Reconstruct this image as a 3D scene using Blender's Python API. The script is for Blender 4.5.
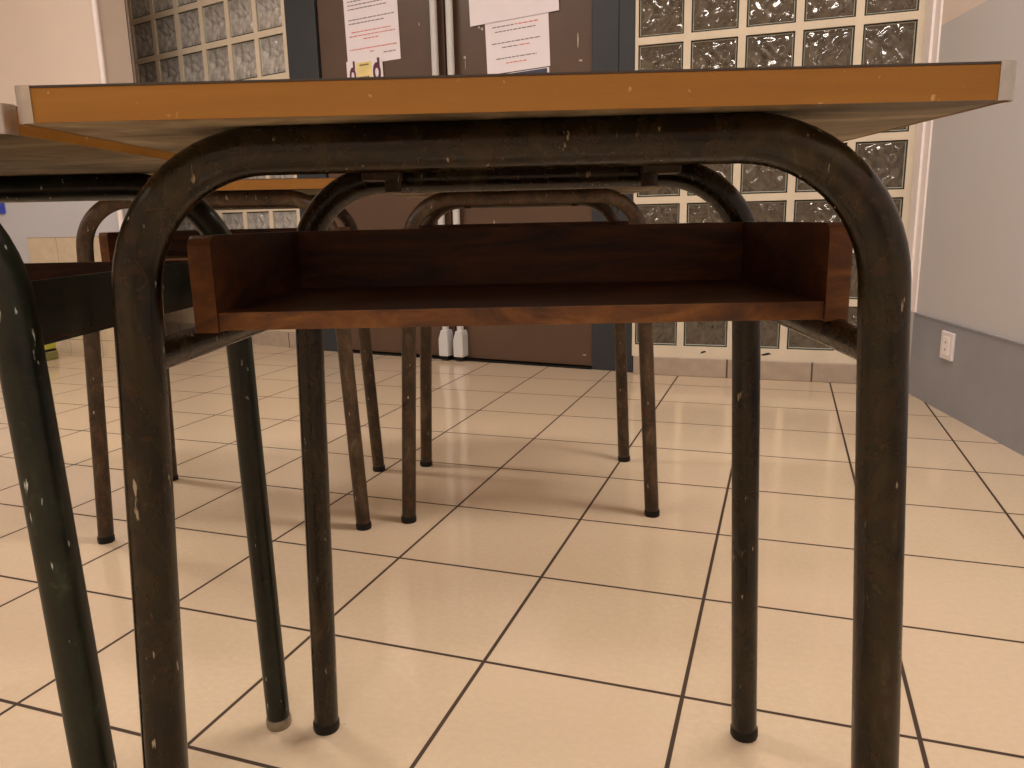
import bpy, bmesh, math, random
from mathutils import Vector, Matrix
random.seed(7)
S = bpy.context.scene
C = S.collection
for o in list(bpy.data.objects): bpy.data.objects.remove(o)

# ------------------------------------------------------------ camera, world, exposure
T = 0.30                      # side of one floor tile in metres
YAW, PITCH, ROLL = -0.33926, 0.20814, -0.02151
def basis(y, p, r):
    f = Vector((math.sin(y)*math.cos(p), math.cos(y)*math.cos(p), -math.sin(p)))
    rt = Vector((math.cos(y), -math.sin(y), 0)); up = rt.cross(f)
    return math.cos(r)*rt + math.sin(r)*up, -math.sin(r)*rt + math.cos(r)*up, f
R_, U_, F_ = basis(YAW, PITCH, ROLL)
cam = bpy.data.cameras.new('camera'); co = bpy.data.objects.new('camera', cam); C.objects.link(co)
cam.sensor_width = 36; cam.lens = 773.54/1024*36; cam.clip_start = 0.02; cam.clip_end = 60
co.matrix_world = Matrix(((R_.x, U_.x, -F_.x, 2.35653*T), (R_.y, U_.y, -F_.y, -2.31896*T), (R_.z, U_.z, -F_.z, 2.205*T), (0, 0, 0, 1)))
S.camera = co
w = bpy.data.worlds.new('night'); S.world = w; w.use_nodes = True
w.node_tree.nodes['Background'].inputs[0].default_value = (0.05, 0.045, 0.04, 1)
w.node_tree.nodes['Background'].inputs[1].default_value = 0.5
S.view_settings.view_transform = 'Standard'; S.view_settings.look = 'None'
S.view_settings.gamma = 1; S.view_settings.use_curve_mapping = False
S.view_settings.exposure = -0.10
WARM = (1.0, 0.93, 0.84)
LAMPS = [(0.9, 0.9, 34), (-1.9, 0.9, 32), (0.9, -1.9, 40), (-1.9, -1.9, 30), (-5.2, -1.5, 42)]     # ceiling fixtures: x, y, watts
CEIL = 2.72
for x, y, p in LAMPS:
    L = bpy.data.lights.new('ceiling_lamp_light', 'AREA'); L.shape = 'RECTANGLE'; L.size = 1.15; L.size_y = 0.22
    L.energy = p; L.color = WARM
    o = bpy.data.objects.new('ceiling_lamp_light', L); C.objects.link(o); o.location = (x, y, CEIL-0.085)

# ------------------------------------------------------------ material helpers
def mat(name):
    m = bpy.data.materials.new(name); m.use_nodes = True
    nt = m.node_tree; return m, nt, nt.nodes['Principled BSDF']
def N(nt, t, **k):
    n = nt.nodes.new(t)
    for a, b in k.items(): setattr(n, a, b)
    return n
def ln(nt, a, b): nt.links.new(a, b)
def col(c): return (c[0], c[1], c[2], 1)
def coords(nt, scale=(1, 1, 1), rot=(0, 0, 0), kind='Object'):
    tc = N(nt, 'ShaderNodeTexCoord'); mp = N(nt, 'ShaderNodeMapping')
    mp.inputs['Scale'].default_value = scale; mp.inputs['Rotation'].default_value = rot
    ln(nt, tc.outputs[kind], mp.inputs['Vector']); return mp.outputs['Vector']
def noise(nt, vec, scale, detail=4, rough=0.55, dist=0.0):
    n = N(nt, 'ShaderNodeTexNoise'); n.inputs['Scale'].default_value = scale; n.inputs['Detail'].default_value = detail
    n.inputs['Roughness'].default_value = rough; n.inputs['Distortion'].default_value = dist
    ln(nt, vec, n.inputs['Vector']); return n.outputs['Fac']
def ramp(nt, fac, stops):
    r = N(nt, 'ShaderNodeValToRGB'); e = r.color_ramp.elements
    while len(e) < len(stops): e.new(0.5)
    for i, (p, c) in enumerate(stops):
        e[i].position = p; e[i].color = col(c) if not isinstance(c, (int, float)) else (c, c, c, 1)
    ln(nt, fac, r.inputs['Fac']); return r.outputs['Color']
def mix(nt, fac, a, b, blend='MIX'):
    m = N(nt, 'ShaderNodeMix', data_type='RGBA', blend_type=blend)
    if isinstance(fac, (int, float)): m.inputs['Factor'].default_value = fac
    else: ln(nt, fac, m.inputs['Factor'])
    for s, v in (('A', a), ('B', b)):
        i = [q for q in m.inputs if q.name == s and q.type == 'RGBA'][0]
        if isinstance(v, tuple): i.default_value = col(v)
        else: ln(nt, v, i)
    return [q for q in m.outputs if q.type == 'RGBA'][0]
def M(nt, op, a, b=None, c=None):
    m = N(nt, 'ShaderNodeMath', operation=op)
    for i, v in enumerate((a, b, c)):
        if v is None: continue
        if isinstance(v, (int, float)): m.inputs[i].default_value = v
        else: ln(nt, v, m.inputs[i])
    return m.outputs[0]
def bump(nt, bs, h, strength, dist=0.002):
    b = N(nt, 'ShaderNodeBump'); b.inputs['Strength'].default_value = strength; b.inputs['Distance'].default_value = dist
    ln(nt, h, b.inputs['Height']); ln(nt, b.outputs['Normal'], bs.inputs['Normal'])
def plain(name, c, rough=0.5, metal=0.0, var=0.12, scale=12, bmp=0.0, spec=0.5):
    m, nt, b = mat(name); v = coords(nt); f = noise(nt, v, scale)
    ln(nt, ramp(nt, f, [(0.3, tuple(x*(1-var) for x in c)), (0.7, tuple(min(1, x*(1+var)) for x in c))]), b.inputs['Base Color'])
    b.inputs['Roughness'].default_value = rough; b.inputs['Metallic'].default_value = metal; b.inputs['Specular IOR Level'].default_value = spec
    if bmp: bump(nt, b, noise(nt, v, scale*12), bmp, 0.001)
    return m
MT = {}
def floor_mat():
    m, nt, b = mat('floor_tiles')
    tc = N(nt, 'ShaderNodeTexCoord'); sp = N(nt, 'ShaderNodeSeparateXYZ'); ln(nt, tc.outputs['Object'], sp.inputs[0])
    ds = []
    for k in (0, 1):
        u = M(nt, 'DIVIDE', sp.outputs[k], T); fr = M(nt, 'FRACT', u)
        d = M(nt, 'SUBTRACT', 0.5, M(nt, 'ABSOLUTE', M(nt, 'SUBTRACT', fr, 0.5)))     # 0 at a joint
        ds.append(M(nt, 'MULTIPLY', d, T))
    d = M(nt, 'MINIMUM', ds[0], ds[1])
    v = tc.outputs['Object']
    g = ramp(nt, M(nt, 'MULTIPLY', d, 100), [(0.26, 1.0), (0.35, 0.0)])
    # per tile tone
    wn = N(nt, 'ShaderNodeTexWhiteNoise', noise_dimensions='2D'); fl = N(nt, 'ShaderNodeVectorMath', operation='FLOOR')
    sc = N(nt, 'ShaderNodeVectorMath', operation='SCALE'); sc.inputs['Scale'].default_value = 1/T
    ln(nt, v, sc.inputs[0]); ln(nt, sc.outputs[0], fl.inputs[0]); ln(nt, fl.outputs[0], wn.inputs['Vector'])
    big = noise(nt, v, 2.5, 3)
    fine = noise(nt, v, 90, 5, 0.7)
    base = ramp(nt, fine, [(0.3, (0.62, 0.48, 0.335)), (0.55, (0.66, 0.515, 0.365)), (0.8, (0.71, 0.56, 0.405))])
    base = mix(nt, M(nt, 'MULTIPLY', wn.outputs['Value'], 0.25), base, (0.60, 0.45, 0.31))
    base = mix(nt, ramp(nt, big, [(0.45, 0.0), (0.75, 0.35)]), base, (0.72, 0.52, 0.40))
    vo = N(nt, 'ShaderNodeTexVoronoi'); vo.inputs['Scale'].default_value = 11; ln(nt, v, vo.inputs['Vector'])
    dots = ramp(nt, vo.outputs['Distance'], [(0.018, 1.0), (0.03, 0.0)])
    base = mix(nt, M(nt, 'MULTIPLY', dots, 0.35), base, (0.12, 0.09, 0.06))
    c = mix(nt, g, base, (0.07, 0.046, 0.034))
    ln(nt, c, b.inputs['Base Color'])
    ln(nt, mix(nt, g, ramp(nt, noise(nt, v, 6, 5), [(0.3, 0.07), (0.7, 0.15)]), (0.85, 0.85, 0.85)), b.inputs['Roughness'])
    ln(nt, mix(nt, g, (0.55, 0.55, 0.55), (0.1, 0.1, 0.1)), b.inputs['Specular IOR Level'])
    hh = M(nt, 'SUBTRACT', M(nt, 'MULTIPLY', noise(nt, v, 5, 2), 0.25), M(nt, 'MULTIPLY', g, 0.12))
    bump(nt, b, hh, 0.25, 0.003)
    return m
def paint_wall(name, bands, scale=1.4, rough=0.55):
    """bands: [(z_top, colour)] bottom to top, real paint bands"""
    m, nt, b = mat(name); tc = N(nt, 'ShaderNodeTexCoord'); sp = N(nt, 'ShaderNodeSeparateXYZ'); ln(nt, tc.outputs['Object'], sp.inputs[0])
    c = bands[0][1]
    for (z0, _), (_, c1) in zip(bands[:-1], bands[1:]):
        c = mix(nt, M(nt, 'GREATER_THAN', sp.outputs[2], z0), c, c1)
    v = tc.outputs['Object']
    f = noise(nt, v, scale, 5)
    c = mix(nt, ramp(nt, f, [(0.4, 0.0), (0.75, 0.18)]), c, (0.45, 0.38, 0.34))
    sc = noise(nt, v, 30, 6, 0.7); c = mix(nt, ramp(nt, sc, [(0.68, 0.0), (0.75, 0.35)]), c, (0.35, 0.3, 0.27))
    ln(nt, c, b.inputs['Base Color']); b.inputs['Roughness'].default_value = rough
    bump(nt, b, noise(nt, v, 60, 3), 0.12, 0.002)
    return m
def wall_tiles(name, x0, pw, z0, ph, c, gc, gw=0.003):
    """tiles on a vertical face; x along object x, z up"""
    m, nt, b = mat(name); tc = N(nt, 'ShaderNodeTexCoord'); sp = N(nt, 'ShaderNodeSeparateXYZ'); ln(nt, tc.outputs['Object'], sp.inputs[0])
    dd = []
    for k, o0, p in ((0, x0, pw), (2, z0, ph)):
        fr = M(nt, 'FRACT', M(nt, 'DIVIDE', M(nt, 'SUBTRACT', sp.outputs[k], o0), p))
        dd.append(M(nt, 'MULTIPLY', M(nt, 'SUBTRACT', 0.5, M(nt, 'ABSOLUTE', M(nt, 'SUBTRACT', fr, 0.5))), p))
    g = M(nt, 'LESS_THAN', M(nt, 'MINIMUM', dd[0], dd[1]), gw/2)
    f = noise(nt, tc.outputs['Object'], 25, 5)
    base = ramp(nt, f, [(0.3, tuple(x*0.9 for x in c)), (0.7, tuple(x*1.08 for x in c))])
    ln(nt, mix(nt, g, base, gc), b.inputs['Base Color']); b.inputs['Roughness'].default_value = 0.35
    return m
def tube_mat(name, dark, mid, light, chip, amount=0.5, rough=0.33):
    m, nt, b = mat(name); v = coords(nt); vs = coords(nt, (1, 1, 0.45))
    f1 = noise(nt, vs, 26, 8, 0.68, 0.6); f2 = noise(nt, v, 120, 6, 0.75)
    c = ramp(nt, f1, [(0.40, dark), (0.52, mid), (0.60, tuple(q*1.7 for q in mid)), (0.72, light)])
    c = mix(nt, ramp(nt, f2, [(0.60, 0.0), (0.72, 0.55)]), c, light)
    f3 = noise(nt, v, 60, 4, 0.6, 1.5); c = mix(nt, ramp(nt, f3, [(0.50, 0.0), (0.60, 0.7)]), c, (mid[0]*1.9, mid[1]*1.15, mid[2]*1.1))
    sp = noise(nt, coords(nt, (1, 1, 0.25)), 150, 3, 0.5)
    c = mix(nt, ramp(nt, sp, [(0.69, 0.0), (0.73, 0.9)]), c, chip)
    ln(nt, c, b.inputs['Base Color'])
    ln(nt, ramp(nt, f1, [(0.3, rough-0.08), (0.7, rough+0.2)]), b.inputs['Roughness'])
    b.inputs['Specular IOR Level'].default_value = 0.38
    bump(nt, b, f1, 0.12, 0.001)
    return m
def wood_mat(name, a, bcol, c3, grain=(1, 1, 1), rough=0.4, sc=6, rot=(0, 0, 0), spots=None):
    m, nt, b = mat(name); v = coords(nt, grain, rot)
    n1 = noise(nt, v, sc, 6, 0.6, 1.2); n2 = noise(nt, v, sc*7, 5, 0.7, 0.4)
    c = ramp(nt, n1, [(0.3, a), (0.5, bcol), (0.72, c3)])
    c = mix(nt, ramp(nt, n2, [(0.35, 0.35), (0.6, 0.0)]), c, a)
    if spots:
        s = noise(nt, coords(nt), 130, 3, 0.5); c = mix(nt, ramp(nt, s, [(0.70, 0.0), (0.75, 0.7)]), c, spots)
    ln(nt, c, b.inputs['Base Color']); b.inputs['Roughness'].default_value = rough
    bump(nt, b, n2, 0.12, 0.001)
    return m
def glass_mat(name, base):
    m, nt, b = mat(name); v = coords(nt)
    ln(nt, ramp(nt, noise(nt, v, 14, 3, 0.5, 1.5), [(0.35, tuple(q*0.6 for q in base)), (0.65, tuple(q*1.3 for q in base))]), b.inputs['Base Color'])
    b.inputs['Roughness'].default_value = 0.05; b.inputs['IOR'].default_value = 1.62
    b.inputs['Transmission Weight'].default_value = 0.35
    b.inputs['Coat Weight'].default_value = 0.6; b.inputs['Coat Roughness'].default_value = 0.03
    return m
MT['floor'] = floor_mat()
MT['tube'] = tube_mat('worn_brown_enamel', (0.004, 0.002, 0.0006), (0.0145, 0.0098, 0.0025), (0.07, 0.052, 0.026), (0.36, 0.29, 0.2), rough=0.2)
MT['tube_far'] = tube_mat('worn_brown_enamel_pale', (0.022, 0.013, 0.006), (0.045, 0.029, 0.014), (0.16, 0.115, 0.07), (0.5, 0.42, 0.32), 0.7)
MT['green'] = tube_mat('dark_green_enamel', (0.003, 0.005, 0.002), (0.007, 0.010, 0.0045), (0.05, 0.055, 0.03), (0.55, 0.55, 0.5), 0.2)
MT['edge'] = wood_mat('orange_edge_band', (0.23, 0.092, 0.008), (0.29, 0.120, 0.012), (0.34, 0.15, 0.020), (0.5, 4, 6), 0.42, 3, spots=(0.62, 0.40, 0.18))
MT['under'] = wood_mat('stained_underside', (0.07, 0.048, 0.025), (0.34, 0.26, 0.155), (0.66, 0.55, 0.37), (1.0, 2.2, 1), 0.6, 4)
MT['laminate'] = plain('grey_laminate', (0.30, 0.25, 0.20), 0.3, var=0.05)
MT['lipdark'] = plain('dark_lip', (0.05, 0.04, 0.035), 0.3)
MT['box'] = wood_mat('dark_brown_wood', (0.022, 0.006, 0.001), (0.078, 0.021, 0.0025), (0.15, 0.046, 0.006), (1.2, 3, 8), 0.55, 6)
MT['boxedge'] = wood_mat('worn_brown_wood_edge', (0.045, 0.014, 0.002), (0.14, 0.046, 0.006), (0.26, 0.105, 0.018), (1.5, 3, 3), 0.5, 11)
MT['alu'] = plain('aluminium', (0.62, 0.60, 0.56), 0.32, 1.0, 0.1, 60)
MT['rubber'] = plain('black_rubber', (0.006, 0.005, 0.004), 0.55, spec=0.3)
MT['capmetal'] = plain('dull_steel_cap', (0.30, 0.25, 0.19), 0.4, 0.6, 0.2, 60)
MT['mortar'] = plain('cream_mortar', (0.70, 0.60, 0.47), 0.8, var=0.06, scale=9, bmp=0.2)
MT['glass'] = glass_mat('block_glass', (0.13, 0.105, 0.075)); MT['glass_lit'] = glass_mat('block_glass_lit', (0.62, 0.59, 0.56))  # second one: same glass, bright reflections and backlight put into its base colour
MT['rim'] = plain('block_rim', (0.045, 0.05, 0.038), 0.15, var=0.15); MT['rimlight'] = plain('block_inner_rim', (0.40, 0.40, 0.34), 0.2)
MT['plinth'] = wall_tiles('plinth_tile', -0.16, 0.33, -0.4, 2.0, (0.42, 0.33, 0.26), (0.09, 0.06, 0.045), 0.007)
MT['door'] = plain('brown_door_paint', (0.095, 0.051, 0.030), 0.38, var=0.12, scale=3, bmp=0.1)
MT['frame'] = plain('charcoal_frame', (0.024, 0.029, 0.036), 0.4, var=0.1)
MT['whiterod'] = plain('white_rod_paint', (0.62, 0.60, 0.60), 0.35, var=0.03)
MT['white'] = plain('white_paint', (0.88, 0.79, 0.77), 0.5, var=0.04)
MT['paper'] = plain('paper', (0.87, 0.81, 0.87), 0.75, var=0.01)
MT['paperred'] = plain('red_print', (0.72, 0.20, 0.20), 0.8)
MT['paperblk'] = plain('black_print', (0.22, 0.19, 0.22), 0.8)
MT['yellow'] = plain('yellow_print', (0.85, 0.70, 0.30), 0.7)
MT['purple'] = plain('purple_print', (0.12, 0.03, 0.06), 0.7)
MT['navy'] = plain('navy_print', (0.04, 0.045, 0.09), 0.5)
MT['pink'] = plain('pink_print', (0.55, 0.30, 0.42), 0.7)
MT['outlet'] = plain('outlet_plastic', (0.80, 0.72, 0.72), 0.35, var=0.02)
MT['lime'] = plain('lime_plastic', (0.42, 0.42, 0.05), 0.5)
MT['olive'] = plain('olive_plastic', (0.20, 0.19, 0.06), 0.5)
MT['black'] = plain('black_gap', (0.012, 0.010, 0.010), 0.8)
MT['blue'] = plain('blue_plastic', (0.03, 0.05, 0.45), 0.5)
MT['ceiling'] = plain('ceiling_paint', (0.78, 0.70, 0.62), 0.8, var=0.03)
MT['outer'] = plain('outside_wall', (0.20, 0.15, 0.11), 0.8, var=0.5, scale=3)
CREAM = (0.78, 0.65, 0.56); LGREY = (0.57, 0.54, 0.545); DADO = (0.29, 0.285, 0.31)
MT['wall_r'] = paint_wall('right_wall_paint', [(1.28, LGREY), (9, CREAM)])
MT['wall_l'] = paint_wall('left_wall_paint', [(1.1, (0.52, 0.52, 0.57)), (9, CREAM)])
MT['wall_c'] = paint_wall('cream_paint', [(9, CREAM)])
MT['ret'] = paint_wall('return_paint', [(9, (0.78, 0.68, 0.58))])
MT['dado'] = plain('blue_grey_dado', DADO, 0.45, var=0.07, scale=5, bmp=0.1)
MT['wains'] = wall_tiles('wainscot_tile', -2.92, 0.222, 0.085, 0.27, (0.60, 0.49, 0.35), (0.25, 0.19, 0.13), 0.003)
def emis(name, c, s):
    m, nt, b = mat(name); b.inputs['Emission Color'].default_value = col(c); b.inputs['Emission Strength'].default_value = s
    b.inputs['Base Color'].default_value = (0.8, 0.8, 0.8, 1); return m
MT['tubeglow'] = emis('fluorescent_diffuser', WARM, 3.0)

# ------------------------------------------------------------ mesh helpers
def link(name, bm, mats, parent=None, smooth=False, matrix=None):
    bmesh.ops.recalc_face_normals(bm, faces=bm.faces)
    me = bpy.data.meshes.new(name); bm.to_mesh(me); bm.free()
    if not isinstance(mats, (list, tuple)): mats = [mats]
    for m in mats: me.materials.append(MT[m] if isinstance(m, str) else m)
    if smooth:
        for p in me.polygons: p.use_smooth = True
        me.set_sharp_from_angle(angle=math.radians(40))
    o = bpy.data.objects.new(name, me); C.objects.link(o)
    if parent: o.parent = parent
    if matrix is not None: o.matrix_local = matrix
    return o
def box(bm, x0, x1, y0, y1, z0, z1, bev=0.0, mi=0):
    vs = [bm.verts.new((x, y, z)) for x in (x0, x1) for y in (y0, y1) for z in (z0, z1)]
    idx = [(0, 1, 3, 2), (4, 6, 7, 5), (0, 4, 5, 1), (2, 3, 7, 6), (0, 2, 6, 4), (1, 5, 7, 3)]
    fs = [bm.faces.new([vs[i] for i in f]) for f in idx]
    for f in fs: f.material_index = mi
    if bev > 0:
        es = set(e for f in fs for e in f.edges)
        r = bmesh.ops.bevel(bm, geom=list(es), offset=bev, segments=2, profile=0.5, affect='EDGES')
        for f in r['faces']: f.material_index = mi
    return fs
def prism(bm, pts, z0, z1, mi=0):
    a = [bm.verts.new((x, y, z0)) for x, y in pts]; b = [bm.verts.new((x, y, z1)) for x, y in pts]
    n = len(pts); fs = [bm.faces.new(a[::-1]), bm.faces.new(b)]
    for i in range(n): fs.append(bm.faces.new((a[i], a[(i+1) % n], b[(i+1) % n], b[i])))
    for f in fs: f.material_index = mi
    return fs
def sweep(bm, path, r, seg=20, cap=True):
    path = [Vector(p) for p in path]; n = len(path)
    t0 = (path[1]-path[0]).normalized(); up = Vector((0, 1, 0)) if abs(t0.y) < 0.9 else Vector((1, 0, 0))
    nrm = (up - t0*up.dot(t0)).normalized(); rings = []; prev = t0
    for i, p in enumerate(path):
        t = (path[min(i+1, n-1)] - path[max(i-1, 0)]).normalized()
        nrm = (nrm - t*nrm.dot(t)).normalized(); bi = t.cross(nrm)
        rr = r[i] if isinstance(r, (list, tuple)) else r
        rings.append([bm.verts.new(p + rr*(math.cos(2*math.pi*k/seg)*nrm + math.sin(2*math.pi*k/seg)*bi)) for k in range(seg)])
    for a, b in zip(rings[:-1], rings[1:]):
        for k in range(seg): bm.faces.new((a[k], a[(k+1) % seg], b[(k+1) % seg], b[k]))
    if cap: bm.faces.new(rings[0][::-1]); bm.faces.new(rings[-1])
def fillet(a, b, c, r, n=14):
    """arc points replacing corner b"""
    a, b, c = Vector(a), Vector(b), Vector(c); u = (a-b).normalized(); v = (c-b).normalized()
    ang = u.angle(v); d = r/math.tan(ang/2); ctr = b + (u+v).normalized()*(r/math.sin(ang/2))
    p0 = b+u*d; p1 = b+v*d; e0 = p0-ctr; e1 = p1-ctr; tot = e0.angle(e1)
    return [ctr + (e0*math.sin((1-t)*tot) + e1*math.sin(t*tot))/math.sin(tot) for t in [i/n for i in range(n+1)]]
def struct(o): o['kind'] = 'structure'; return o
def tag(o, label, cat, group=None):
    o['label'] = label; o['category'] = cat
    if group: o['group'] = group
    return o
def empty(name, loc, rz=0):
    o = bpy.data.objects.new(name, None); C.objects.link(o); o.location = loc; o.rotation_euler = (0, 0, rz); o.empty_display_size = 0.1
    return o

# ------------------------------------------------------------ room shell
XL, XR0, YB = -7.4, 1.95, -4.0
def rwx(y): return 1.172 + 0.243*(2.45-y)          # right wall surface
bm = bmesh.new(); box(bm, XL-0.2, 3.0, YB-0.2, 3.6, -0.05, 0.0); struct(link('floor', bm, 'floor'))
bm = bmesh.new(); box(bm, XL-0.2, 3.2, YB-0.2, 3.6, CEIL, CEIL+0.05); struct(link('ceiling', bm, 'ceiling'))
bm = bmesh.new(); prism(bm, [(rwx(2.586), 2.586), (rwx(YB), YB), (rwx(YB)+0.12, YB), (rwx(2.75)+0.2, 2.75), (rwx(2.586), 2.75)], 0, CEIL); struct(link('wall_right', bm, 'wall_r'))
bm = bmesh.new(); prism(bm, [(rwx(2.455)-0.008, 2.455), (rwx(YB)-0.008, YB+0.001), (rwx(YB), YB+0.001), (rwx(2.455), 2.455)], 0, 0.297)
prism(bm, [(rwx(2.455)-0.011, 2.455), (rwx(YB)-0.011, YB+0.002), (rwx(YB), YB+0.002), (rwx(2.455), 2.455)], 0.297, 0.302)
struct(link('baseboard_right', bm, 'dado'))
bm = bmesh.new(); box(bm, XL-0.1, 3.1, YB-0.12, YB, 0, CEIL); struct(link('wall_front', bm, 'wall_c'))
bm = bmesh.new(); box(bm, XL-0.12, XL, YB, 2.6, 0, CEIL); struct(link('wall_left', bm, 'wall_l'))
# white board in the far right corner
bm = bmesh.new(); prism(bm, [(rwx(2.575)-0.006, 2.575), (rwx(2.458)-0.006, 2.458), (rwx(2.458), 2.458), (rwx(2.575), 2.575)], 0.302, CEIL)
prism(bm, [(rwx(2.53)-0.014, 2.53), (rwx(2.50)-0.014, 2.50), (rwx(2.50)-0.004, 2.50), (rwx(2.53)-0.004, 2.53)], 0.302, CEIL)
struct(link('trim_1', bm, 'white'))
# left pier with tiled wainscot, return to the left glass wall
PX, PY = -2.478, 2.435
LG0 = Vector((-2.98, 3.17)); LG1 = Vector((-1.700, 2.853))     # left glass wall line
bm = bmesh.new(); prism(bm, [(XL-0.1, PY), (PX, PY), (PX, PY+0.19), (XL-0.1, PY+0.19)], 0, CEIL); struct(link('wall_back_left', bm, 'wall_l'))
bm = bmesh.new(); sweep(bm, [(PX+0.002, PY-0.002, 0.63), (PX+0.002, PY-0.002, CEIL)], 0.014, 12); struct(link('trim_2', bm, 'white', smooth=True))
bm = bmesh.new(); box(bm, -3.125, PX-0.005, PY-0.012, PY, 0.0, 0.628); struct(link('baseboard_pier', bm, 'wains'))
# ---- glass block walls
def block_mesh(w, h, d=0.055, seed=0, streak=False):
    """pillowed block: dark rim ring + wavy glass face"""
    bm = bmesh.new(); n = 20; rnd = random.Random(seed)
    ph = [rnd.uniform(0, 6.28) for _ in range(6)]
    def zf(u, v):
        e = min(u, 1-u, v, 1-v)
        k = min(1, max(0, (e-0.02)/0.10)); k = k*k*(3-2*k)
        wu = u + 0.10*math.sin(7*v+ph[3]) + 0.05*math.sin(13*v+9*u+ph[5]); wz = v + 0.09*math.sin(8*u+ph[4])
        wv = math.sin(17*wu+9*wz+ph[0])*0.6 + math.sin(15*wz-12*wu+ph[1])*0.6 + math.sin(26*wu-7*wz+ph[2])*0.25
        if streak: wv = math.sin(24*(wu+0.35*abs(v-0.5)*2)+ph[0])*0.7 + math.sin(15*wu-11*v+ph[1])*0.6 + math.sin(13*wu+14*v+ph[2])*0.5
        return -0.003*k - 0.0042*wv*k
    g = [[bm.verts.new(((i/n-0.5)*w*0.90, zf(i/n, j/n)+0.004, (j/n-0.5)*h*0.90)) for j in range(n+1)] for i in range(n+1)]
    gb = [[bm.verts.new(((i/n-0.5)*w*0.90, d-zf(j/n, i/n), (j/n-0.5)*h*0.90)) for j in range(n+1)] for i in range(n+1)]
    for i in range(n):
        for j in range(n):
            bm.faces.new((g[i][j], g[i+1][j], g[i+1][j+1], g[i][j+1]))
            bm.faces.new((gb[i][j], gb[i][j+1], gb[i+1][j+1], gb[i+1][j]))
    bd = [(i, 0) for i in range(n)] + [(n, j) for j in range(n)] + [(i, n) for i in range(n, 0, -1)] + [(0, j) for j in range(n, 0, -1)]
    for a, b in zip(bd, bd[1:]+bd[:1]):
        bm.faces.new((g[a[0]][a[1]], gb[a[0]][a[1]], gb[b[0]][b[1]], g[b[0]][b[1]]))
    return bm
def rim_mesh(w, h, d=0.055):
    bm = bmesh.new()
    o = [(-w/2, -h/2), (w/2, -h/2), (w/2, h/2), (-w/2, h/2)]; k = 0.935
    i_ = [(x*k, z*k) for x, z in o]
    A = [bm.verts.new((x, 0.004, z)) for x, z in o]; B = [bm.verts.new((x, 0.001, z)) for x, z in i_]
    B3 = [bm.verts.new((x*0.905/0.935, 0.004, z*0.905/0.935)) for x, z in i_]
    A2 = [bm.verts.new((x, d, z)) for x, z in o]; B2 = [bm.verts.new((x, d, z)) for x, z in i_]
    for q in range(4):
        r = (q+1) % 4
        bm.faces.new((A[q], A[r], B[r], B[q])); f = bm.faces.new((B[q], B[r], B3[r], B3[q])); f.material_index = 1; bm.faces.new((B3[q], B3[r], B2[r], B2[q])); bm.faces.new((A[q], A2[q], A2[r], A[r])); bm.faces.new((A2[q], B2[q], B2[r], A2[r]))
    return bm
def glass_wall(name, origin, ang, xs, zs, bw, bh, x_lo, x_hi, z_lo, z_hi, depth=0.07, gm='glass'):
    """xs, zs: left/bottom edges of the blocks along the wall; mortar grid with real holes"""
    bm = bmesh.new()
    cx = [x_lo]; 
    for x in xs: cx += [x, x+bw]
    cx.append(x_hi); cz = [z_lo]
    for z in zs: cz += [z, z+bh]
    cz.append(z_hi)
    for i in range(0, len(cx)-1, 2): box(bm, cx[i], cx[i+1], 0, depth, z_lo, z_hi)
    for i in range(1, len(cx)-1, 2):
        for j in range(0, len(cz)-1, 2): box(bm, cx[i], cx[i+1], 0.0, depth, cz[j], cz[j+1])
    root = link(name, bm, 'mortar'); root.location = (origin[0], origin[1], 0); root.rotation_euler = (0, 0, ang)
    struct(root)
    gms = []
    for s in range(6):
        gb = link('glass_block', block_mesh(bw, bh, seed=s+10*len(xs), streak=gm != 'glass'), gm, root, smooth=True)
        gms.append(gb.data); bpy.data.objects.remove(gb)
    rm = link('block_rim', rim_mesh(bw, bh), ['rim', 'rimlight']); rmd = rm.data; bpy.data.objects.remove(rm)
    k = 0
    for x in xs:
        for z in zs:
            o = bpy.data.objects.new('glass_block', gms[(k*5 + k//7) % 6]); C.objects.link(o); o.parent = root; o.location = (x+bw/2, 0.004, z+bh/2)
            r = bpy.data.objects.new('block_rim', rmd); C.objects.link(r); r.parent = o; r.location = (0, 0, 0)
            k += 1
    return root
zs = [0.127+0.206*k for k in range(8)]
glass_wall('window_1', (0, 2.592), 0, [0.112+0.206*k for k in range(5)], zs, 0.178, 0.178, 0.100, 1.15, 0.078, 0.127+0.206*8+0.02)
dl = LG1-LG0; La = math.atan2(dl.y, dl.x); Ll = dl.length
zsl = [0.552+0.217*k for k in range(7)]
glass_wall('window_2', (LG0.x, LG0.y), La, [0.022+0.2165*k for k in range(6)], zsl, 0.187, 0.187, 0, Ll, 0.535, 0.552+0.217*7+0.01, gm='glass_lit')
# wall above the glass, plinths below
bm = bmesh.new(); box(bm, 0.10, 1.3, 2.592, 2.68, 1.795, CEIL); struct(link('wall_back_right', bm, 'wall_c'))
bm = bmesh.new(); box(bm, 0.108, 1.146, 2.580, 2.66, 0.0, 0.078, 0.003); struct(link('baseboard_back', bm, 'plinth'))
def wallseg(name, p0, p1, off0, off1, z0, z1, m):
    """slab along p0-p1 from offset off0 to off1 behind the line"""
    d = (p1-p0); L = d.length; a = math.atan2(d.y, d.x)
    bm = bmesh.new(); box(bm, 0, L, off0, off1, z0, z1); o = link(name, bm, m); o.location = (p0.x, p0.y, 0); o.rotation_euler = (0, 0, a)
    return struct(o)
wallseg('wall_back_centre', LG0, LG1, 0, 0.09, 2.081, CEIL, 'wall_c')
ud = (LG1-LG0).normalized(); LGm = LG0 - ud*1.2
wallseg('wall_return', LGm, LG0, 0, 0.09, 0, CEIL, 'ret')
wallseg('trim_3', LG0-ud*0.085, LG0, -0.012, 0.0, 0.535, CEIL, 'white')
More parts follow.
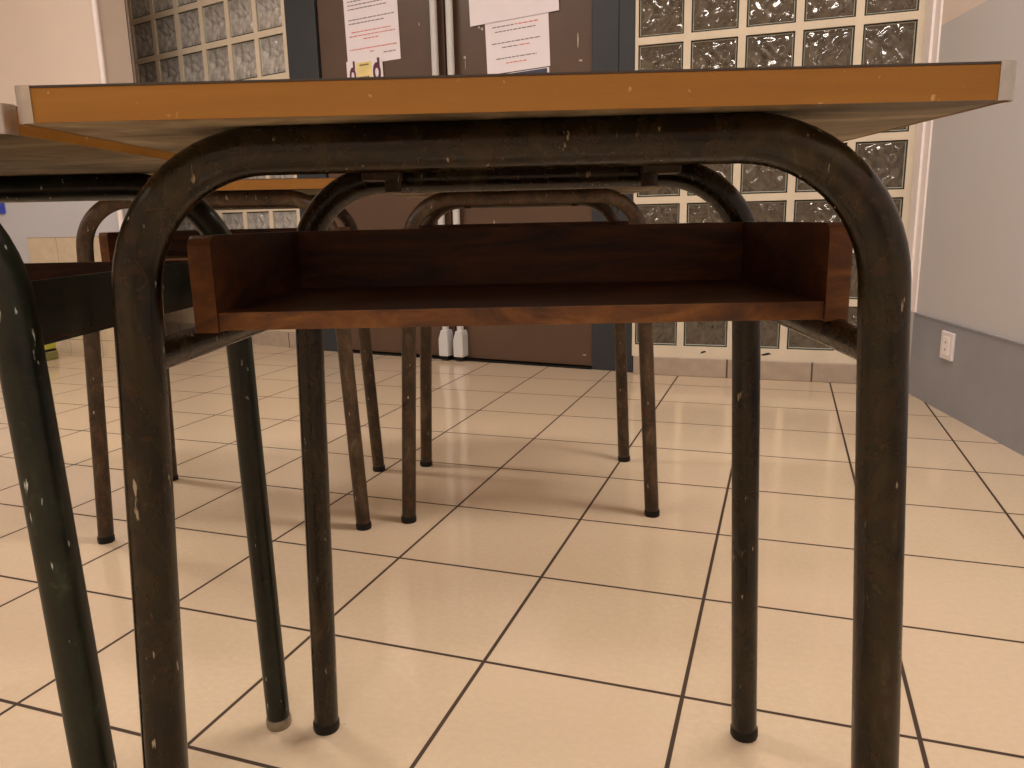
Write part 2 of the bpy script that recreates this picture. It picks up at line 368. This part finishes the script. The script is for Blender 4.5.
wallseg('baseboard_return', LGm, LG0, -0.004, 0, 0.0, 0.535, 'wains')
wallseg('baseboard_left', LG0, LG1, 0, 0.09, 0.0, 0.535, 'wains')
wallseg('baseboard_foot', LG0, LG1, -0.006, 0.0, 0.0, 0.082, 'plinth')
# ragged dark gaps in the mortar above the right plinth
gap_n = 4
for x0, wd in ((0.385, 0.03), (0.63, 0.045), (1.0, 0.03)):
    bm = bmesh.new(); pts = []
    for i in range(14):
        a = 2*math.pi*i/14; r = random.uniform(0.6, 1.1); pts.append((x0+wd/2+wd/2*math.cos(a)*r, 0.104 + 0.006*math.sin(a)*r + 0.004*math.cos(a)))
    vs = [bm.verts.new((x, 2.5915, z)) for x, z in pts]; f = bm.faces.new(vs); r = bmesh.ops.extrude_face_region(bm, geom=[f])
    for v in r['geom']:
        if isinstance(v, bmesh.types.BMVert): v.co.y += 0.004
    struct(link('trim_%d' % gap_n, bm, 'black')); gap_n += 1

# ---- double door between the glass walls
D0 = Vector((-1.700, 2.853)); D1 = Vector((0.103, 2.621)); dd = D1-D0; Da = math.atan2(dd.y, dd.x); Dl = dd.length
def dx(x): return (x-D0.x)/math.cos(Da)                       # world x -> along the door wall
HD = 2.10
bm = bmesh.new()
box(bm, 0.0, dx(-1.512), -0.004, 0.07, 0, HD+0.08, 0.002)
box(bm, dx(-0.088), dx(0.026), -0.004, 0.07, 0, HD+0.08, 0.002)
box(bm, dx(0.030), Dl, -0.012, 0.07, 0, HD+0.08, 0.002)
box(bm, dx(-1.512), dx(-0.088), -0.004, 0.07, HD, HD+0.08, 0.002)
df = link('door_frame', bm, 'frame'); df.name = 'door_1'; df.location = (D0.x, D0.y, 0); df.rotation_euler = (0, 0, Da); struct(df)
xs_ = dx(-0.795)
for nm, a, b in (('leaf', dx(-1.508), xs_-0.003), ('leaf', xs_+0.003, dx(-0.092))):
    bm = bmesh.new(); box(bm, a, b, 0.012, 0.055, 0.012, HD-0.004, 0.002); link('door_leaf', bm, 'door', df)
for cx_ in (dx(-0.834), dx(-0.752)):
    bm = bmesh.new(); sweep(bm, [(cx_, -0.018, 0.09), (cx_, -0.018, 1.98)], 0.0165, 16)
    rod = link('latch_rod', bm, 'whiterod', df, smooth=True)
    bm = bmesh.new()
    prof = [(0.019, 0.150), (0.025, 0.128), (0.025, 0.022), (-0.027, 0.022), (-0.027, 0.106), (-0.012, 0.150)]
    fr = [bm.verts.new((cx_+x, -0.046, z)) for x, z in prof]; bk = [bm.verts.new((cx_+x, 0.012, z)) for x, z in prof]
    bm.faces.new(fr); bm.faces.new(bk[::-1])
    for i in range(6): bm.faces.new((fr[i], bk[i], bk[(i+1) % 6], fr[(i+1) % 6]))
    bmesh.ops.bevel(bm, geom=list(bm.edges), offset=0.004, segments=2, profile=0.5, affect='EDGES')
    link('latch_housing', bm, 'whiterod', df)
    bm = bmesh.new(); box(bm, cx_-0.02, cx_+0.02, -0.04, 0.0, 0.004, 0.022); link('latch_bolt', bm, 'rubber', df)
bm = bmesh.new(); box(bm, dx(-1.512), dx(-0.088), -0.01, 0.07, 0.0, 0.006); link('threshold', bm, 'rubber', df)
# screw heads, chips and scratches on the leaves
bm = bmesh.new()
for x, z, a, b in ((-0.697, 1.383, 0.006, 0.008), (-0.695, 1.355, 0.0015, 0.025), (-0.156, 1.395, 0.0035, 0.03), (-0.143, 1.312, 0.009, 0.005), (-0.57, 0.655, 0.004, 0.014), (-0.555, 0.643, 0.012, 0.004), (-1.0, 0.62, 0.02, 0.003), (-0.62, 1.50, 0.006, 0.006), (-0.605, 1.49, 0.006, 0.006), (-0.93, 1.55, 0.003, 0.012), (-0.95, 0.70, 0.03, 0.002), (-0.13, 0.06, 0.012, 0.003)):
    X = dx(x); n = 9; vs = []
    for i in range(n):
        t = 2*math.pi*i/n; r = random.uniform(0.6, 1.15); vs.append((X+a*r*math.cos(t), z+b*r*math.sin(t)))
    A = [bm.verts.new((p, 0.0112, q)) for p, q in vs]; B = [bm.verts.new((p, 0.0125, q)) for p, q in vs]
    bm.faces.new(A); bm.faces.new(B[::-1])
    for i in range(n): bm.faces.new((A[i], B[i], B[(i+1) % n], A[(i+1) % n]))
ch = link('paint_chips', bm, plain('chip', (0.45, 0.36, 0.30), 0.6), df); ch['kind'] = 'stuff'
# wall over the door
wallseg('wall_over_door', D0, D1, 0, 0.09, HD+0.08, CEIL, 'wall_c')

# ---- outside the glass: a dim lobby wall
bm = bmesh.new(); box(bm, -4.7, 3.0, 4.05, 4.1, -0.02, CEIL); box(bm, -4.7, 3.0, 3.6, 4.1, -0.05, -0.02); box(bm, -4.7, 3.0, 3.6, 4.1, CEIL, CEIL+0.05); box(bm, 3.0, 3.05, 2.7, 4.1, -0.02, CEIL); box(bm, -4.75, -4.7, 2.6, 4.1, -0.02, CEIL)
struct(link('wall_outside', bm, 'outer'))
for x, p in ((-2.3, 16), (0.9, 5)):  # added fill lights that brighten the glass from behind, no real lamps
    L = bpy.data.lights.new('lobby_fill_light', 'AREA'); L.size = 0.3; L.energy = p; L.color = (1, 0.9, 0.78)
    o = bpy.data.objects.new('lobby_fill_light', L); C.objects.link(o); o.location = (x, 3.6, CEIL-0.03)

# ------------------------------------------------------------ papers on the door
def door_pt(x, off, z):                                        # world point on the door leaf face
    s = dx(x); return (D0.x + math.cos(Da)*s - math.sin(Da)*(0.012-off)*-1*-1, D0.y + math.sin(Da)*s + math.cos(Da)*(0.012-off), z)
def paper(name, x0, x1, z0, z1, tilt, off, lines, label, cat='paper', extra=None):
    wd = (x1-x0)/math.cos(Da); ht = z1-z0
    bm = bmesh.new(); nx, nz = 8, 8
    def yy(u, v): return -0.0015*math.sin(3.1*u)*math.sin(2.6*v+0.4)
    F = [[bm.verts.new(((i/nx-0.5)*wd, yy(i/nx, j/nz), (j/nz)*ht)) for j in range(nz+1)] for i in range(nx+1)]
    Bk = [[bm.verts.new(((i/nx-0.5)*wd, yy(i/nx, j/nz)+0.0004, (j/nz)*ht)) for j in range(nz+1)] for i in range(nx+1)]
    for i in range(nx):
        for j in range(nz):
            bm.faces.new((F[i][j], F[i+1][j], F[i+1][j+1], F[i][j+1])); bm.faces.new((Bk[i][j], Bk[i][j+1], Bk[i+1][j+1], Bk[i+1][j]))
    bd = [(i, 0) for i in range(nx)] + [(nx, j) for j in range(nz)] + [(i, nz) for i in range(nx, 0, -1)] + [(0, j) for j in range(nz, 0, -1)]
    for a, b in zip(bd, bd[1:]+bd[:1]): bm.faces.new((F[a[0]][a[1]], Bk[a[0]][a[1]], Bk[b[0]][b[1]], F[b[0]][b[1]]))
    o = link(name, bm, 'paper'); xm = (x0+x1)/2
    o.location = door_pt(xm, off, z0); o.rotation_euler = (0, tilt, Da)
    tag(o, label, cat)
    # printed lines: (z from bottom as fraction, x start frac, x end frac, material, height)
    by = {}
    rnd = random.Random(len(label))
    for zf, a, b, m, h in lines:
        bmx = by.setdefault(m, bmesh.new()); x = a
        while x < b-0.01:
            l = min(rnd.uniform(0.03, 0.09), b-x)
            box(bmx, (x-0.5)*wd, (x+l-0.5)*wd, -0.0019, -0.0017, zf*ht, zf*ht+h); x += l+0.014
    for m, bmx in by.items():
        nm = 'red_text' if m == 'paperred' else 'black_text'
        q = link(nm, bmx, m, o); q['kind'] = 'stuff'
    return o, wd, ht
H = 0.0045
lnA = []
for z, a, b, m in [(0.95, .06, .5, 'paperblk'), (0.91, .06, .22, 'paperblk'), (0.80, .08, .72, 'paperblk'), (0.765, .08, .75, 'paperblk'),
                   (0.66, .08, .70, 'paperblk'), (0.62, .08, .90, 'paperblk'), (0.58, .08, .80, 'paperblk'), (0.47, .08, .93, 'paperblk'), (0.43, .08, .74, 'paperblk'),
                   (0.34, .12, .85, 'paperred'), (0.30, .07, .93, 'paperred'), (0.26, .34, .62, 'paperred'), (0.16, .06, .95, 'paperred'), (0.12, .44, .54, 'paperred'), (0.09, .70, .92, 'paperblk')]:
    lnA.append((z, a, b, m, H))
paper('notice_sheet', -1.341, -1.036, 1.410, 1.84, -0.02, 0.003, lnA, 'tall white notice with black and red lines, taped to the left door leaf', 'notice')
fo, fw, fh = paper('flyer', -1.345, -1.135, 1.27, 1.432, -0.02, 0.0065, [], 'small yellow and dark purple flyer overlapping the tall notice on the left door leaf', 'flyer')
bm = bmesh.new(); box(bm, -fw*0.22, fw*0.2, -0.0022, -0.0016, 0.01, fh*0.92); link('yellow_panel', bm, 'yellow', fo)
for cx_, rr in ((-fw*0.33, 0.020), (fw*0.34, 0.024)):
    bm = bmesh.new(); n = 20
    for k in range(n):
        a0, a1 = 2*math.pi*k/n, 2*math.pi*(k+1)/n
        q = [bm.verts.new((cx_+r*math.cos(a)*0.95, -0.0026, fh*0.58+r*1.9*math.sin(a))) for a, r in ((a0, rr), (a1, rr), (a1, rr*0.45), (a0, rr*0.45))]; bm.faces.new(q)
    link('dark_ring', bm, 'purple', fo)
    bm = bmesh.new(); box(bm, cx_+rr*0.2, cx_+rr*0.75, -0.0024, -0.0017, fh*0.75, fh*0.98); link('purple_patch', bm, 'purple', fo)
bm = bmesh.new()
for k in range(5): box(bm, -0.03+0.012*k, -0.022+0.012*k, -0.003, -0.0022, fh*0.48, fh*0.52)
for k in range(5): box(bm, -0.026+0.011*k, -0.018+0.011*k, -0.003, -0.0022, fh*0.82, fh*0.86)
q = link('dark_lettering', bm, 'purple', fo); q['kind'] = 'stuff'
paper('notice_sheet', -0.583, -0.281, 1.300, 1.513, -0.03, 0.003,
      [(0.885, .12, .46, 'paperblk', 0.004), (0.885, .48, .84, 'paperred', 0.004), (0.79, .16, .80, 'paperblk', 0.004), (0.57, .10, .86, 'paperblk', 0.004), (0.48, .26, .52, 'paperblk', 0.004), (0.48, .54, .70, 'paperred', 0.004), (0.27, .16, .80, 'paperblk', 0.004), (0.17, .32, .64, 'paperred', 0.004)],
      'white notice with three short text blocks in black and red on the right door leaf', 'notice')
paper('blank_sheet', -0.661, -0.237, 1.512, 1.80, -0.03, 0.0065, [], 'large blank landscape paper hung above the notice on the right door leaf', 'paper')
o, wd, ht = paper('dark_poster', -0.583, -0.281, 1.10, 1.296, -0.03, 0.002, [], 'sheet with a dark navy top band below the notice on the right door leaf', 'poster')
bm = bmesh.new(); box(bm, -wd*0.47, wd*0.47, -0.0022, -0.0016, 0.01, ht-0.003); link('navy_band', bm, 'navy', o)

# ------------------------------------------------------------ outlet on the right wall
ang_r = math.atan2(-1, 0.243)                                   # direction towards the camera along the wall
oy = 2.165; oz = 0.226
root = empty('wall_outlet', (rwx(oy)-0.008, oy, oz), ang_r)
bm = bmesh.new(); box(bm, -0.043, 0.043, -0.010, 0.0, -0.046, 0.046, 0.003); link('cover_plate', bm, 'outlet', root)
bm = bmesh.new(); box(bm, -0.022, 0.022, -0.0125, -0.010, -0.030, 0.030, 0.001); link('socket_insert', bm, 'white', root)
bm = bmesh.new()
for z in (-0.012, 0.012): box(bm, -0.004, 0.004, -0.0132, -0.0124, z-0.004, z+0.004)
link('socket_hole', bm, 'pink', root)
tag(root, 'small white socket plate mounted low on the blue-grey band of the right wall', 'outlet')

# ------------------------------------------------------------ lime box on the floor at far left, blue object
root = empty('plastic_tub', (-2.93, 2.26, 0), 0.1)
bm = bmesh.new(); box(bm, -0.09, 0.05, -0.05, 0.05, 0.0, 0.045, 0.006); link('tub_body', bm, 'olive', root)
bm = bmesh.new(); box(bm, -0.085, 0.045, -0.047, 0.047, 0.045, 0.055, 0.002); link('dark_band', bm, 'rubber', root)
bm = bmesh.new(); box(bm, -0.09, 0.042, -0.05, 0.05, 0.055, 0.105, 0.006); link('tub_lid', bm, 'lime', root)
tag(root, 'small lime and olive tub on the floor before the tiled left pier', 'tub')
bm = bmesh.new(); box(bm, -3.42, -3.262, PY-0.012, PY, 0.755, 0.98, 0.003)
tag(link('wall_notice_holder', bm, 'blue'), 'blue plastic holder fixed on the pale wall at the far left', 'holder')

# ------------------------------------------------------------ ceiling fixtures
for i, (x, y, p) in enumerate(LAMPS):
    root = empty('ceiling_lamp', (x, y, CEIL))
    bm = bmesh.new(); box(bm, -0.62, 0.62, -0.13, 0.13, -0.055, 0.0, 0.004); link('lamp_housing', bm, 'white', root)
    bm = bmesh.new(); box(bm, -0.58, 0.58, -0.11, 0.11, -0.075, -0.055, 0.004); link('diffuser', bm, 'tubeglow', root)
    tag(root, ['ceiling lamp nearest the door, right', 'ceiling lamp nearest the door, left', 'ceiling lamp behind the viewer, right', 'ceiling lamp behind the viewer, left', 'ceiling lamp far off to the left'][i] + ', long white housing', 'lamp', 'ceiling lamps')

# ------------------------------------------------------------ school desks
def half_w(z, w=0.2757, sx=0.043): return w - sx*z
def half_d(z, d=0.2051, sy=0.034): return d - sy*z
def u_frame(sgn, r, zt, ws, rb=0.096):
    """inverted U tube standing at local y = sgn*half_d"""
    def P(s, z): return Vector((s*half_w(z, *ws), sgn*half_d(z), z))
    a, b, c, d = P(-1, 0.004), P(-1, zt), P(1, zt), P(1, 0.004)
    path = [a.lerp(b, t) for t in (0, 0.3, 0.6)] + fillet(a, b, c, rb) + fillet(b, c, d, rb) + [d.lerp(c, t) for t in (0.6, 0.3, 0)]
    bm = bmesh.new(); sweep(bm, path, r, 24); return bm
def rounded_rect(x0, x1, y0, y1, r, n=5):
    pts = []
    for cx_, cy_, a0 in ((x1-r, y0+r, -90), (x1-r, y1-r, 0), (x0+r, y1-r, 90), (x0+r, y0+r, 180)):
        for k in range(n+1):
            a = math.radians(a0+90*k/n); pts.append((cx_+r*math.cos(a), cy_+r*math.sin(a)))
    return pts
def make_desk(loc, rz, label, tube, zt, frames=((0.2757, 0.043), (0.2757, 0.043)), rb=0.096, top_rot=0.0, top_off=(0.0, 0.0), tray='wood', cap='rubber', tw=0.591, td=0.45, tone=None, lug=True, tray_off=0.0, th=0.020):
    root = empty('school_desk', (loc[0], loc[1], 0), rz)
    tag(root, label, 'desk')
    r = 0.0158 if tray == 'wood' else 0.0150
    for s in (-1, 1):
        fr = link('leg_frame', u_frame(s, r, zt, frames[(s+1)//2], rb), tube, root, smooth=True)
        for t in (-1, 1):
            bm = bmesh.new(); x, y = t*half_w(0, *frames[(s+1)//2]), s*half_d(0)
            sweep(bm, [(x, y, 0.0), (x, y, 0.003), (x, y, 0.012), (x, y, 0.0145)], [r*1.03, r*1.10, r*1.09, r*1.02], 20); link('foot_cap', bm, cap, fr, smooth=True)
    # mounting lugs hanging from the rear frame
    if lug:
        for t in (-1, 1):
            bm = bmesh.new(); y = half_d(zt); x = t*0.148
            box(bm, x-0.020, x+0.020, y-0.045, y-0.012, zt-0.004, zt+0.0145, 0.003)
            sweep(bm, [(x-t*0.012, y-0.034, zt+0.006), (x-t*0.012, y-0.034, zt-0.016)], 0.009, 12)
            link('mounting_lug', bm, 'tube_far', root, smooth=True)
    # side rails
    zr = 1.906*T
    if tray == 'wood':
        for t in (-1, 1):
            bm = bmesh.new(); x = t*half_w(zr); y = half_d(zr)
            sweep(bm, [(x, -y, zr), (x, 0, zr), (x, y, zr)], 0.0118, 18); link('side_rail', bm, tube, root, smooth=True)
    # top
    zb = zt+r*0.94
    piv = Matrix.Translation((top_off[0], top_off[1], 0)) @ Matrix.Rotation(top_rot, 4, 'Z')
    bm = bmesh.new(); pts = rounded_rect(-tw/2, tw/2, -td/2, td/2, 0.008)
    prism(bm, rounded_rect(-tw/2+0.001, tw/2-0.001, -td/2+0.001, td/2-0.001, 0.007), zb, zb+th-0.0009, 0)
    top = link('tabletop', bm, 'under', root, matrix=piv)
    bm = bmesh.new(); prism(bm, rounded_rect(-tw/2-0.0005, tw/2+0.0005, -td/2-0.0005, td/2+0.0005, 0.008), zb+th-0.0007, zb+th+0.0005); link('laminate_sheet', bm, ['lipdark'], top)
    bm = bmesh.new()                                             # edge band, a closed ring
    o_ = pts; i_ = rounded_rect(-tw/2+0.0015, tw/2-0.0015, -td/2+0.0015, td/2-0.0015, 0.0065); n = len(o_)
    V = [[bm.verts.new((x, y, z)) for x, y in ring] for ring, z in ((o_, zb-0.0004), (o_, zb+th-0.0008), (i_, zb+th-0.0008), (i_, zb-0.0004))]
    for q in range(4):
        A, B = V[q], V[(q+1) % 4]
        for k in range(n): bm.faces.new((A[k], A[(k+1) % n], B[(k+1) % n], B[k]))
    link('edge_band', bm, 'edge', top, smooth=True)
    for sx_ in (-1, 1):                                          # aluminium corner caps
        for sy_ in (-1, 1):
            bm = bmesh.new(); rc = 0.0085; L = 0.0125; n = 8; ring = []
            cx_, cy_ = sx_*(tw/2+0.0008-rc), sy_*(td/2+0.0008-rc)
            def arc(rr):
                out = [(sx_*(tw/2+0.0008-L), cy_+sy_*rr)]
                for k in range(n+1):
                    a = math.pi/2*(1-k/n); out.append((cx_+sx_*rr*math.cos(a), cy_+sy_*rr*math.sin(a)))
                out.append((cx_+sx_*rr, sy_*(td/2+0.0008-L))); return out
            a1 = arc(rc); a2 = arc(rc-0.0015)[::-1]
            prism(bm, a1+a2, zb-0.0008, zb+th+0.0009); link('corner_cap', bm, 'alu', top, smooth=True)
    # book tray: open towards local -y
    if tray == 'wood':
        x2, y0, y1, z0, z1 = 0.2487, -0.1104, 0.127, 1.944*T, 2.184*T
        bt, st = 0.0135, 0.0175
        bm = bmesh.new(); nn = 12
        box(bm, -x2+st, x2-st, y0+0.0005, y1-0.012, z0, z0+bt, 0.0012)
        body = link('book_tray', bm, 'boxedge' if False else 'box', root, matrix=Matrix.Translation((tray_off, 0, 0)) @ Matrix.Rotation(top_rot, 4, 'Z'))
        bm = bmesh.new(); box(bm, -x2+st, x2-st, y0-0.0012, y0+0.0008, z0-0.0002, z0+bt+0.0002, 0.0006); link('front_edge', bm, 'boxedge', body)
        for t in (-1, 1):
            bm = bmesh.new(); a, b = sorted((t*x2, t*(x2-st)))
            # side board with a rounded upper front corner
            rr = 0.010; prof = [(y0-0.004, z0-0.0015), (y1, z0-0.0015), (y1, z1), (y0-0.004+rr, z1)] + [(y0-0.004+rr-rr*math.sin(math.pi/2*k/5), z1-rr+rr*math.cos(math.pi/2*k/5)) for k in range(1, 6)]
            A = [bm.verts.new((a, y, z)) for y, z in prof]; B = [bm.verts.new((b, y, z)) for y, z in prof]
            bm.faces.new(A); bm.faces.new(B[::-1]); m_ = len(prof)
            for k in range(m_):
                f = bm.faces.new((A[k], B[k], B[(k+1) % m_], A[(k+1) % m_]))
                if k in (3, 4, 5, 6, 7, 8): f.material_index = 1
            link('side_board', bm, ['box', 'boxedge'], body)
        bm = bmesh.new(); box(bm, -x2+st, x2-st, y1-0.012, y1, z0, z1, 0.001); link('back_board', bm, 'box', body)
    else:
        x2, y0, y1, z0, z1 = 0.787*T, -0.427*T, 0.155, 1.918*T, 2.079*T
        bm = bmesh.new(); box(bm, -x2, x2, y0, y1, z0+0.001, z0+0.003); body = link('book_tray', bm, 'box', root)
        for t in (-1, 1):
            bm = bmesh.new(); a, b = sorted((t*x2, t*(x2-0.002))); box(bm, a, b, y0, y1+0.002, z0, z1)
            a, b = sorted((t*x2, t*(x2-0.014))); box(bm, a, b, y0, y1+0.002, z0-0.002, z0)
            link('side_panel', bm, tube, body)
            for yy_ in (-half_d(z0), half_d(z0)):
                a, b = sorted((t*half_w(z0, *frames[int(yy_ > 0)]), t*(x2-0.001)))
                bm = bmesh.new(); box(bm, a, b, yy_-0.008 if yy_ > 0 else yy_-0.002, (yy_+0.008) if yy_ < 0 else yy_+0.002, z0+0.012, z0+0.03)
                link('side_bracket', bm, tube, body)
        bm = bmesh.new(); box(bm, -x2, x2, y0+0.0, y0+0.07-0.066, z1-0.001, z1-0.0005); bm.free()
        bm = bmesh.new(); box(bm, -x2+0.002, x2-0.002, y1, y1+0.006, z0, z1+0.002); link('back_board', bm, 'box', body)
    return root
ZT = 2.366*T
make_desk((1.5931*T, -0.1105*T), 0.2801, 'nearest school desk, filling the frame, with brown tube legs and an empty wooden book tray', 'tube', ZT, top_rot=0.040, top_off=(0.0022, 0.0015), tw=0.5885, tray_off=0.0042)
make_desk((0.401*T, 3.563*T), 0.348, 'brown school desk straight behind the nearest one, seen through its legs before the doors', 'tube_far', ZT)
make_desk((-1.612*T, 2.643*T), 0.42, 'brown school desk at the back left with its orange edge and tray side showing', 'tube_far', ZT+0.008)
make_desk((-0.342*T, -0.68*T), 0.315, 'dark green metal school desk cut off by the left side of the picture', 'green', 2.347*T+0.0045, frames=((0.2849, 0.0478), (0.2697, -0.0026)), rb=0.105, top_off=(-0.0052, 0.0095), tray='metal', cap='capmetal', lug=False, th=0.0168)
